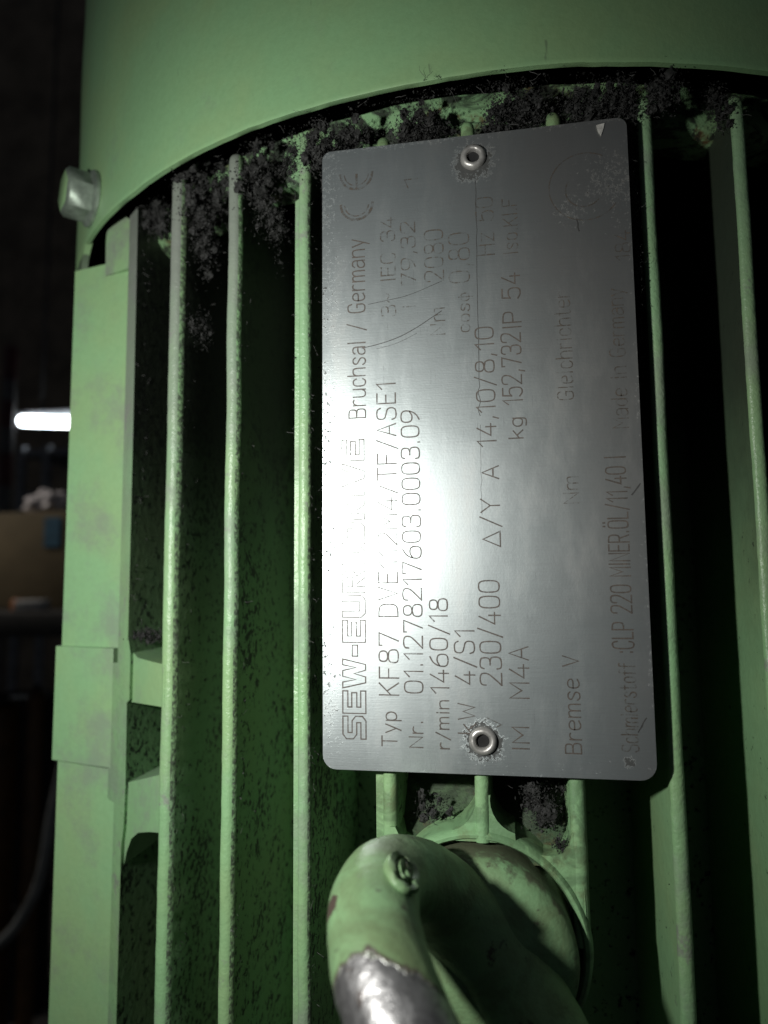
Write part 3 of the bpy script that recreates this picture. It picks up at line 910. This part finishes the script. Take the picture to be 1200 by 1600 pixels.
# the maker's name in outlined block letters
E_ = [[(0,0),(1,0),(1,.22),(.28,.22),(.28,.39),(.92,.39),(.92,.61),(.28,.61),(.28,.78),(1,.78),(1,1),(0,1)]]
LOGO = {
 'S': (1, [[(1,1),(.2,1),(0,.85),(0,.55),(.2,.4),(.72,.4),(.72,.22),(0,.22),(0,0),(.8,0),(1,.15),(1,.45),(.8,.6),(.28,.6),(.28,.78),(1,.78)]]),
 'E': (1, E_),
 'W': (1.3, [[(0,1),(.24,0),(.5,0),(.65,.5),(.8,0),(1.06,0),(1.3,1),(1.04,1),(.92,.42),(.78,1),(.52,1),(.38,.42),(.26,1)]]),
 '-': (.5, [[(0,.34),(.5,.34),(.5,.58),(0,.58)]]),
 'U': (1, [[(0,1),(0,.18),(.18,0),(.82,0),(1,.18),(1,1),(.72,1),(.72,.24),(.28,.24),(.28,1)]]),
 'R': (1, [[(0,0),(.28,0),(.28,.34),(.44,.34),(.68,0),(1.02,0),(.76,.37),(1,.5),(1,.85),(.85,1),(0,1)],[(.28,.55),(.72,.55),(.72,.78),(.28,.78)]]),
 'O': (1, [[(.2,0),(.8,0),(1,.2),(1,.8),(.8,1),(.2,1),(0,.8),(0,.2)],[(.28,.26),(.72,.26),(.72,.74),(.28,.74)]]),
 'D': (1, [[(0,0),(.8,0),(1,.2),(1,.8),(.8,1),(0,1)],[(.28,.24),(.72,.24),(.72,.76),(.28,.76)]]),
 'I': (.3, [[(0,0),(.3,0),(.3,1),(0,1)]]),
 'V': (1.1, [[(0,1),(.38,0),(.72,0),(1.1,1),(.82,1),(.55,.32),(.28,1)]]),
}
name_ = 'SEW-EURODRIVE'
tot = sum(LOGO[c][0] for c in name_) + 0.13 * (len(name_) - 1)
z0, z1, xb, h = -47.2, 1.0, -18.3, 3.75
k = (z1 - z0) / tot
bm = bmesh.new()
off = 0
for c in name_:
    for loop in LOGO[c][1]:
        pts = [Vector((xb - b * h, z0 + (off + a) * k)) for a, b in loop]
        ribbon(bm, pts, 0.21, TEXT_Y, True)
    off += LOGO[c][0] + 0.13
mesh_obj('engraved_name', bm, M_INK, plate)

# conformity mark: two open arcs with the bar of the E
bm = bmesh.new()
for zc in (41.9, 47.4):
    pts = [(-19.3 + 2.75 * cos(radians(a)), zc + 2.75 * sin(radians(a))) for a in range(180, 361, 12)]
    ribbon(bm, pts, 0.42, TEXT_Y)
    pts = [(-19.3 + 2.1 * cos(radians(a)), zc + 2.1 * sin(radians(a))) for a in range(184, 357, 12)]
    ribbon(bm, pts, 0.2, TEXT_Y - 0.004)
ribbon(bm, [(-19.3, 45.0), (-19.3, 47.2)], 0.4, TEXT_Y - 0.008)
mesh_obj('conformity_mark', bm, M_FADED, plate)
# worn round test mark
bm = bmesh.new()
pts = [(18.5 + 5.7 * cos(radians(a)), 40.9 + 5.7 * sin(radians(a))) for a in range(60, 330, 6)]
ribbon(bm, pts, 0.2, TEXT_Y)
pts = [(18.3 + 2.9 * cos(radians(a)), 40.4 + 2.9 * sin(radians(a))) for a in range(150, 330, 10)]
ribbon(bm, pts, 0.22, TEXT_Y - 0.004)
mesh_obj('round_mark', bm, M_FADED, plate)
# scratches
def wobble(pts, amp, n=26):
    out = []
    m_ = len(pts) - 1
    for i in range(n + 1):
        t = i / n * m_
        a = min(int(t), m_ - 1); f = t - a
        p = Vector(pts[a]) * (1 - f) + Vector(pts[a + 1]) * f
        out.append(p + Vector((amp * noise.noise(Vector((p.y * 0.7, 1, 2))), 0)))
    return out
for pts, wd, amp in (([(0.95, 45.0), (0.85, 30.8), (0.75, 9.2), (0.72, 4.0)], 0.10, 0.35), ([(0.78, 2.5), (0.7, -12)], 0.05, 0.2),
                     (chaikin([Vector(p) for p in ((-18.5, 16.5), (-14.5, 17.2), (-10.5, 18.6), (-5.1, 21.9))], False), 0.13, 0.05),
                     (chaikin([Vector(p) for p in ((-16.0, 16.2), (-12.5, 16.9), (-9.3, 18.4))], False), 0.06, 0.05),
                     (chaikin([Vector(p) for p in ((-17.4, 24.0), (-13.8, 24.5), (-10.4, 25.0), (-5.0, 27.0))], False), 0.09, 0.05),
                     ([(23.6, -9.5), (24.9, -7.9)], 0.22, 0.1), ([(17.3, 33.5), (16.9, 35.4)], 0.22, 0.3), ([(23.0, -45), (24.2, -43)], 0.2, 0.3)):
    bm = bmesh.new()
    ribbon(bm, wobble(pts, amp), wd, TEXT_Y + 0.008)
    mesh_obj('scratch', bm, M_SCRATCH, plate)
# pale chip of paint stuck near the upper corner
bm = bmesh.new()
prism(bm, [(20.6, 51.0), (21.9, 51.2), (21.7, 50.3), (21.3, 49.2), (20.9, 49.9)], -0.25, -0.01)
mesh_obj('paint_chip', bm, plain('pale_chip', (0.55, 0.54, 0.5), 0.6, scale=900), plate)

# ------------------------------------------------------------------ blown dust and lint caught on the fins
rng = random.Random(5)
tb = bmesh.new(); bmesh.ops.create_icosphere(tb, subdivisions=2, radius=1.0)
ICO_V = [v.co.copy() for v in tb.verts]; ICO_F = [tuple(v.index for v in f.verts) for f in tb.faces]; tb.free()
class Soup:
    def __init__(s): s.v, s.f = [], []
    def add(s, vs, fs):
        n = len(s.v)
        s.v.extend(vs); s.f.extend(tuple(i + n for i in f) for f in fs)
def crumb(bm, p, s):
    vs = [p + Vector((rng.gauss(0, 1), rng.gauss(0, 1), rng.gauss(0, 1))).normalized() * s * rng.uniform(0.5, 1.1) for _ in range(4)]
    bm.add(vs, ((0, 1, 2), (0, 2, 3), (0, 3, 1), (1, 3, 2)))
def fibre(bm, p, ln, r=0.035):
    d = Vector((rng.gauss(0, 1), rng.gauss(0, 1) - 0.3, rng.gauss(0, 1))).normalized()
    vs, fs = [], []
    for i in range(5):
        vs += [p + Vector((cos(a) * r, sin(a) * r, (cos(a) - sin(a)) * r)) for a in (0, 2.1, 4.2)]
        if i:
            fs += [((i-1)*3 + k, (i-1)*3 + (k+1) % 3, i*3 + (k+1) % 3, i*3 + k) for k in range(3)]
        d = (d + Vector((rng.gauss(0, .45), rng.gauss(0, .45), rng.gauss(0, .45)))).normalized()
        p = p + d * ln / 4
    bm.add(vs, fs)
def clump(bm, c, r, n, size=0.5, nf=0, fb=None):
    c = Vector(c)
    cores = [c + Vector((rng.gauss(0, .45) * r[0], rng.gauss(0, .45) * r[1], rng.gauss(0, .45) * r[2])) for _ in range(max(4, n // 22))]
    for k_ in cores[:60]:                                  # felted lumps
        rr = min(r) * rng.uniform(0.09, 0.25)
        sd = rng.uniform(0, 50)
        vs = []
        for q in ICO_V:
            dd = rr * (1 + 0.9 * noise.noise(q * 1.6 + Vector((sd, 0, 0))) + 0.7 * noise.noise(q * 4 + Vector((0, sd, 0))))
            vs.append(k_ + Vector((q.x * dd, q.y * dd * 0.8, q.z * dd * 1.3)))
        bm.add(vs, ICO_F)
    for _ in range(int(n * 2.4)):
        k_ = rng.choice(cores)
        p = k_ + Vector((rng.gauss(0, .26) * r[0], rng.gauss(0, .26) * r[1], rng.gauss(0, .26) * r[2]))
        crumb(bm, p, size * rng.choice((0.2, 0.3, 0.4, 0.5, 0.8)))
    for _ in range(int(nf * 0.8)):
        p = c + Vector((rng.gauss(0, .6) * r[0], rng.gauss(0, .5) * r[1], rng.gauss(0, .6) * r[2]))
        fibre(fb if fb is not None else bm, p, rng.uniform(0.8, 2.4), 0.020)
bd, bf = Soup(), Soup()
#        centre (mm)           radii            crumbs size fibres
CL = [((-56.5, 20.0, 58.0), (4.2, 5, 6.0), 1500, .50, 60),
      ((-55.5, 19.0, 47.5), (2.8, 5, 6.5), 700, .42, 34),
      ((-56.5, 21.0, 30.0), (1.8, 5, 5.0), 200, .38, 18),
      ((-41.0, 13.0, 57.0), (3.6, 5, 6.5), 1500, .48, 60),
      ((-39.2, 13.0, 47.5), (2.2, 4, 5.0), 500, .42, 24),
      ((-48.5, 11.5, 57.5), (1.5, 2, 3.5), 240, .38, 20),
      ((-72.0, 29.0, 59.5), (3.5, 4, 4.0), 600, .48, 26),
      ((-32.6, 5.4, 56.0), (1.6, 1.6, 4.5), 420, .38, 34),
      ((-26.5, 3.6, 55.0), (3.4, 3, 4.2), 1200, .46, 50),
      ((-21.0, 5.0, 58.0), (3.0, 3, 2.6), 500, .46, 22),
      ((-8.8, 3.8, 56.0), (4.6, 3, 3.6), 1900, .48, 46),
      ((9.0, 4.0, 57.8), (5.0, 3, 4.0), 1900, .48, 46),
      ((4.2, 4.0, 55.2), (2.5, 3, 2.2), 500, .46, 18),
      ((20.5, 3.5, 56.5), (5.0, 3, 3.6), 1700, .48, 46),
      ((26.2, 3.6, 56.0), (1.7, 2, 4.6), 800, .44, 46),
      ((31.5, 4.2, 58.0), (3.6, 3, 3.2), 700, .44, 32),
      ((26.3, 2.6, 41.0), (0.7, 1.0, 9.0), 380, .30, 20),
      ((26.5, 2.8, 27.0), (0.5, 1.0, 8.0), 200, .27, 14),
      ((26.5, 3.0, 13.0), (0.4, 1.0, 6.0), 70, .24, 8),
      ((42.0, 9.0, 57.0), (2.5, 3, 4.0), 420, .42, 20),
      ((-71.5, 28.5, -33.2), (3.0, 3.5, 1.6), 620, .40, 26),
      ((8.6, 7.5, -57.5), (3.4, 3.5, 3.4), 700, .50, 34),
      ((-9.0, 8.5, -60.5), (3.0, 3.0, 2.4), 260, .36, 26),
      ((11.8, 3.0, -63.0), (1.8, 1.2, 1.6), 180, .32, 10),
      ((-5.0, -1.2, 59.6), (24, 0.7, 0.6), 160, .30, 30),
      ((-6.0, -3.6, 60.4), (1.6, 0.3, 0.5), 26, .34, 5),
      ((5.5, -3.8, 60.2), (1.6, 0.3, 0.5), 30, .34, 5)]
for c, r, n, s, nf in CL:
    clump(bd, c, r, n, s, nf, bf)
for x, yy, zz0, zz1, n in ((-59.4, 19, -110, 55, 150), (-44.1, 12, -100, 55, 160), (-28.7, 6.0, -100, 55, 280), (-32.3, 6.8, -20, 50, 80), (27.6, 6.5, -90, 50, 50), (-74.6, 28, -30, 58, 120)):
    for _ in range(n):                                   # crumbs and lint stuck along the fin edges
        p = Vector((x + rng.gauss(0, .22), yy + rng.uniform(-1.2, 5), rng.uniform(zz0, zz1)))
        if rng.random() < 0.30: fibre(bf, p, rng.uniform(0.6, 1.8), 0.028)
        else: crumb(bd, p, rng.uniform(.10, .32))
def weightless(sp_, name, mat, label):
    me = bpy.data.meshes.new(name)
    o0 = Vector((0, 5, 50))
    me.from_pydata([tuple((v - o0) * MM) for v in sp_.v], [], sp_.f)
    me.materials.append(mat)
    o = bpy.data.objects.new(name, me); col.objects.link(o)
    o.location = o0 * MM
    return tag(o, label, 'dust', kind='stuff')
weightless(bd, 'dust_fluff', M_SOOT, 'black crumbly fan dust caked between the fins and under the cowl rim')
weightless(bf, 'lint_fibres', M_FIBRE, 'fine grey lint hairs caught in the black dust on the fin edges')

# ------------------------------------------------------------------ workshop behind, out of focus, left of the motor
CAM = Vector((4.65, -112.16, -22.64))
def far(dx, dz, dist):      # direction slopes per unit depth -> a point at that depth (mm)
    return CAM + Vector((dx, 1.0, dz)) * dist

bm = bmesh.new(); prism(bm, [(-9000, -1250), (6000, -1250), (6000, -1200), (-9000, -1200)], -3000, 6200)
structure(mesh_obj('floor', bm, plain('dark_concrete', (0.08, 0.078, 0.075), 0.85, scale=6)), 'dark concrete workshop floor behind the motor')
bm = bmesh.new(); prism(bm, [(-9000, -1200), (6000, -1200), (6000, 7000), (-9000, 7000)], 5000, 5150)
structure(mesh_obj('wall', bm, plain('dim_wall', (0.26, 0.205, 0.15), 0.9, scale=3)), 'dim far wall of the workshop')

def box(bm, c, s, rot=0.0, mat=0):
    mt = Matrix.Translation(Vector(c)) @ Matrix.Rotation(rot, 4, 'Z')
    r = bmesh.ops.create_cube(bm, size=1.0)
    for v in r['verts']:
        v.co = mt @ Vector((v.co.x * s[0], v.co.y * s[1], v.co.z * s[2]))
    for v in r['verts']:
        for f in v.link_faces: f.material_index = mat
def empty(name, loc, label, cat, group=None):
    e = bpy.data.objects.new(name, None); col.objects.link(e); e.location = Vector(loc) * MM
    return tag(e, label, cat, group)
def lam_mat(name, c, s):
    t = NT(name)
    t.put(t.b.inputs['Emission Color'], c); t.b.inputs['Emission Strength'].default_value = s
    return t.set(Base_Color=(0.8, 0.8, 0.8))

# fluorescent lamp, 3 m away, its right end hidden by the motor
D = 3000
L0, L1 = far(-0.772, 0.267, D), far(-0.655, 0.258, D)
e = empty('fluorescent_lamp', (L0 + L1) / 2 + Vector((0, 40, 60)), 'lit white fluorescent tube glowing in the dark workshop left of the motor', 'lamp')
bm = bmesh.new()
lathe(bm, [(0, -2), (18, 0), (24, 10), (24, (L1 - L0).length - 10), (18, (L1 - L0).length), (0, (L1 - L0).length + 2)], L0, L1 - L0, 20)
mesh_obj('tube', bm, lam_mat('lamp_glow', (0.88, 0.95, 1.0), 14.0), e, 40)
bm = bmesh.new(); box(bm, (L0 + L1) / 2 + Vector((0, 60, 42)), ((L1 - L0).length + 60, 90, 40)); bevel(bm, 6, 2)
mesh_obj('housing', bm, plain('lamp_housing', (0.35, 0.36, 0.38), 0.5), e, 40)
bm = bmesh.new()
for s_ in (0.2, 0.8):
    p = L0.lerp(L1, s_)
    box(bm, (p.x, p.y + 60, p.z + 62 + 1500), (10, 10, 3000))
mesh_obj('hanger', bm, plain('hanger_rod', (0.05, 0.05, 0.05), 0.6), e)

# workbench with things on it
D = 1500
bt = far(-0.74, -0.035, D)
e = empty('workbench', (bt.x, bt.y, -1200), 'dark workbench carrying the cardboard box left of the motor', 'workbench')
bm = bmesh.new(); box(bm, (bt.x - 60, bt.y + 120, bt.z - 25), (1100, 620, 50)); bevel(bm, 4, 2)
mesh_obj('bench_top', bm, plain('bench_top', (0.030, 0.028, 0.026), 0.6), e, 40)
for sx in (-560, 440):
    for sy in (-150, 390):
        bm = bmesh.new(); box(bm, (bt.x + sx, bt.y + sy, (bt.z - 50 - 1200) / 2), (60, 60, bt.z - 50 + 1200))
        mesh_obj('leg', bm, plain('bench_leg', (0.03, 0.03, 0.03), 0.6), e)
zb = bt.z
# cardboard box with a blue label
tz = far(0, 0.118, D).z
e = empty('cardboard_box', (bt.x, bt.y + 60, zb), 'brown cardboard box with a blue label on the bench', 'box')
bm = bmesh.new(); box(bm, (bt.x - 40, bt.y + 110, (zb + tz) / 2), (420, 220, tz - zb), 0.0); bevel(bm, 4, 2)
mesh_obj('carton', bm, plain('cardboard', (0.17, 0.13, 0.07), 0.85, var=0.25, scale=12), e, 40)
bm = bmesh.new(); lp = far(-0.7060, 0.085, D); box(bm, (lp.x, bt.y - 2, lp.z), (42, 3, 70))
mesh_obj('label', bm, plain('blue_label', (0.03, 0.12, 0.20), 0.6), e)
# crumpled white bag on the box
bp = far(-0.748, 0.130, D)
bm = bmesh.new()
bmesh.ops.create_icosphere(bm, subdivisions=4, radius=1.0)
for v in bm.verts:
    d = 1 + 0.30 * noise.noise(v.co * 2.2) + 0.16 * abs(noise.noise(v.co * 5.0))
    v.co = Vector((bp.x + v.co.x * 52 * d, bp.y + 70 + v.co.y * 50 * d, tz + 24 + max(-24, v.co.z * 34 * d)))
tag(mesh_obj('plastic_bag', bm, plain('white_plastic', (0.62, 0.58, 0.60), 0.5, var=0.35, scale=40), None, 25), 'crumpled whitish plastic bag on top of the cardboard box', 'bag')
# white and orange things at the foot of the box
pp = far(-0.737, -0.018, D - 110)
bm = bmesh.new(); box(bm, (pp.x, pp.y, zb + 12), (62, 40, 24), 0.2); bevel(bm, 5, 3)
tag(mesh_obj('white_carton', bm, plain('white_card', (0.5, 0.5, 0.5), 0.7), None, 40), 'small white carton at the foot of the cardboard box', 'carton')
pp = far(-0.762, -0.018, D - 110)
bm = bmesh.new(); lathe(bm, [(0, 0), (14, 0), (15, 4), (15, 20), (11, 26), (0, 26)], (pp.x, pp.y, zb), (0, 0, 1), 20)
tag(mesh_obj('orange_tin', bm, plain('orange_paint', (0.40, 0.13, 0.03), 0.5), None, 40), 'small orange tin beside the white carton on the bench', 'tin')

# striped marker post and grey cabinet further back
D = 2600
e0 = far(-0.795, 0, D)
e = empty('marker_post', (e0.x, e0.y, -1200), 'thin red and white striped post left of the lit tube', 'post')
zs_ = [-1200] + [far(0, s_, D).z for s_ in (0.02, 0.10, 0.16, 0.215, 0.255, 0.30, 0.335, 0.39)]
mw, mr = plain('post_white', (0.13, 0.125, 0.125), 0.5), plain('post_red', (0.09, 0.012, 0.016), 0.5)
for i in range(len(zs_) - 1):
    bm = bmesh.new(); lathe(bm, [(0, zs_[i]), (26, zs_[i]), (26, zs_[i+1]), (0, zs_[i+1])], (e0.x, e0.y, 0), (0, 0, 1), 16)
    mesh_obj('band', bm, mr if i % 2 else mw, e, 40)
D = 2900
c0 = far(-0.70, 0.175, D)
e = empty('metal_shelf', (c0.x, c0.y + 200, -1200), 'dim grey metal shelf unit below the lit tube', 'shelf')
for zz in (0.06, 0.145, 0.215):
    bm = bmesh.new(); box(bm, (c0.x, c0.y + 200, far(0, zz, D).z), (420, 380, 28)); mesh_obj('shelf_board', bm, plain('shelf_grey', (0.30, 0.31, 0.33), 0.6), e)
for sx in (-200, -70, 200):
    bm = bmesh.new(); box(bm, (c0.x + sx, c0.y + 12, (far(0, 0.225, D).z - 1200) / 2), (30, 30, far(0, 0.225, D).z + 1200)); mesh_obj('upright', bm, plain('shelf_upright', (0.30, 0.31, 0.33), 0.6), e)

# dark drum and orange bits lower down, on the floor behind, and a hanging grey cable
D = 1900
for i, (dx, dz, rr, hh, c, lb) in enumerate(((-0.745, -0.17, 95, 330, (0.020, 0.020, 0.022), 'black drum under the workbench edge'),)):
    p = far(dx, dz, D)
    e = empty('oil_drum', (p.x, p.y, -1200), lb, 'drum')
    bm = bmesh.new(); lathe(bm, [(0, -1200), (rr, -1200), (rr, p.z), (rr - 8, p.z + 8), (rr - 14, p.z - 4), (0, p.z - 4)], (p.x, p.y, 0), (0, 0, 1), 32)
    mesh_obj('shell', bm, plain('drum_black', c, 0.5), e, 40)
    for q in (0.35, 0.7):
        bm = bmesh.new(); z_ = -1200 + (p.z + 1200) * q
        lathe(bm, [(rr - 2, z_ - 9), (rr + 7, z_), (rr - 2, z_ + 9)], (p.x, p.y, 0), (0, 0, 1), 32, close=True); mesh_obj('hoop', bm, plain('drum_black', c, 0.5), e, 40)
for dx, dz, w_, h_, lb in ((-0.785, -0.215, 45, 110, 'yellow orange canister left of the black drum'), (-0.724, -0.195, 20, 110, 'narrow orange canister right of the black drum')):
    p = far(dx, dz, 1600)
    zt = p.z + h_ / 2
    e = empty('orange_canister', (p.x, p.y, -1200), lb, 'canister')
    bm = bmesh.new(); lathe(bm, [(0, -1200), (w_, -1200), (w_, zt - 12), (w_ * .6, zt), (0, zt)], (p.x, p.y, 0), (0, 0, 1), 24)
    mesh_obj('body', bm, plain('canister_orange', (0.13, 0.062, 0.018), 0.5), e, 40)
    bm = bmesh.new(); lathe(bm, [(0, zt - 1), (w_ * .4, zt - 1), (w_ * .4, zt + 16), (0, zt + 16)], (p.x, p.y, 0), (0, 0, 1), 16)
    mesh_obj('cap', bm, plain('canister_cap', (0.02, 0.02, 0.02), 0.5), e, 40)
# cable
cu = bpy.data.curves.new('cable', 'CURVE'); cu.dimensions = '3D'; cu.bevel_depth = 0.0085; cu.bevel_resolution = 3
sp = cu.splines.new('BEZIER')
cp = [far(a, b, 1100) for a, b in ((-0.66, -0.20), (-0.688, -0.33), (-0.722, -0.475), (-0.80, -0.555), (-0.95, -0.60), (-1.05, -0.98))]
sp.bezier_points.add(len(cp) - 1)
for b_, p in zip(sp.bezier_points, cp):
    b_.co = p * MM; b_.handle_left_type = b_.handle_right_type = 'AUTO'
tmp = bpy.data.objects.new('cable', cu); col.objects.link(tmp)
dg = bpy.context.evaluated_depsgraph_get()
me = bpy.data.meshes.new_from_object(tmp.evaluated_get(dg))
bpy.data.objects.remove(tmp)
me.name = 'cable'; me.materials.clear(); me.materials.append(plain('grey_cable', (0.26, 0.27, 0.26), 0.6))
for p_ in me.polygons: p_.use_smooth = True
co = bpy.data.objects.new('cable', me); col.objects.link(co)
tag(co, 'loose grey cable curving down behind the motor at lower left', 'cable')
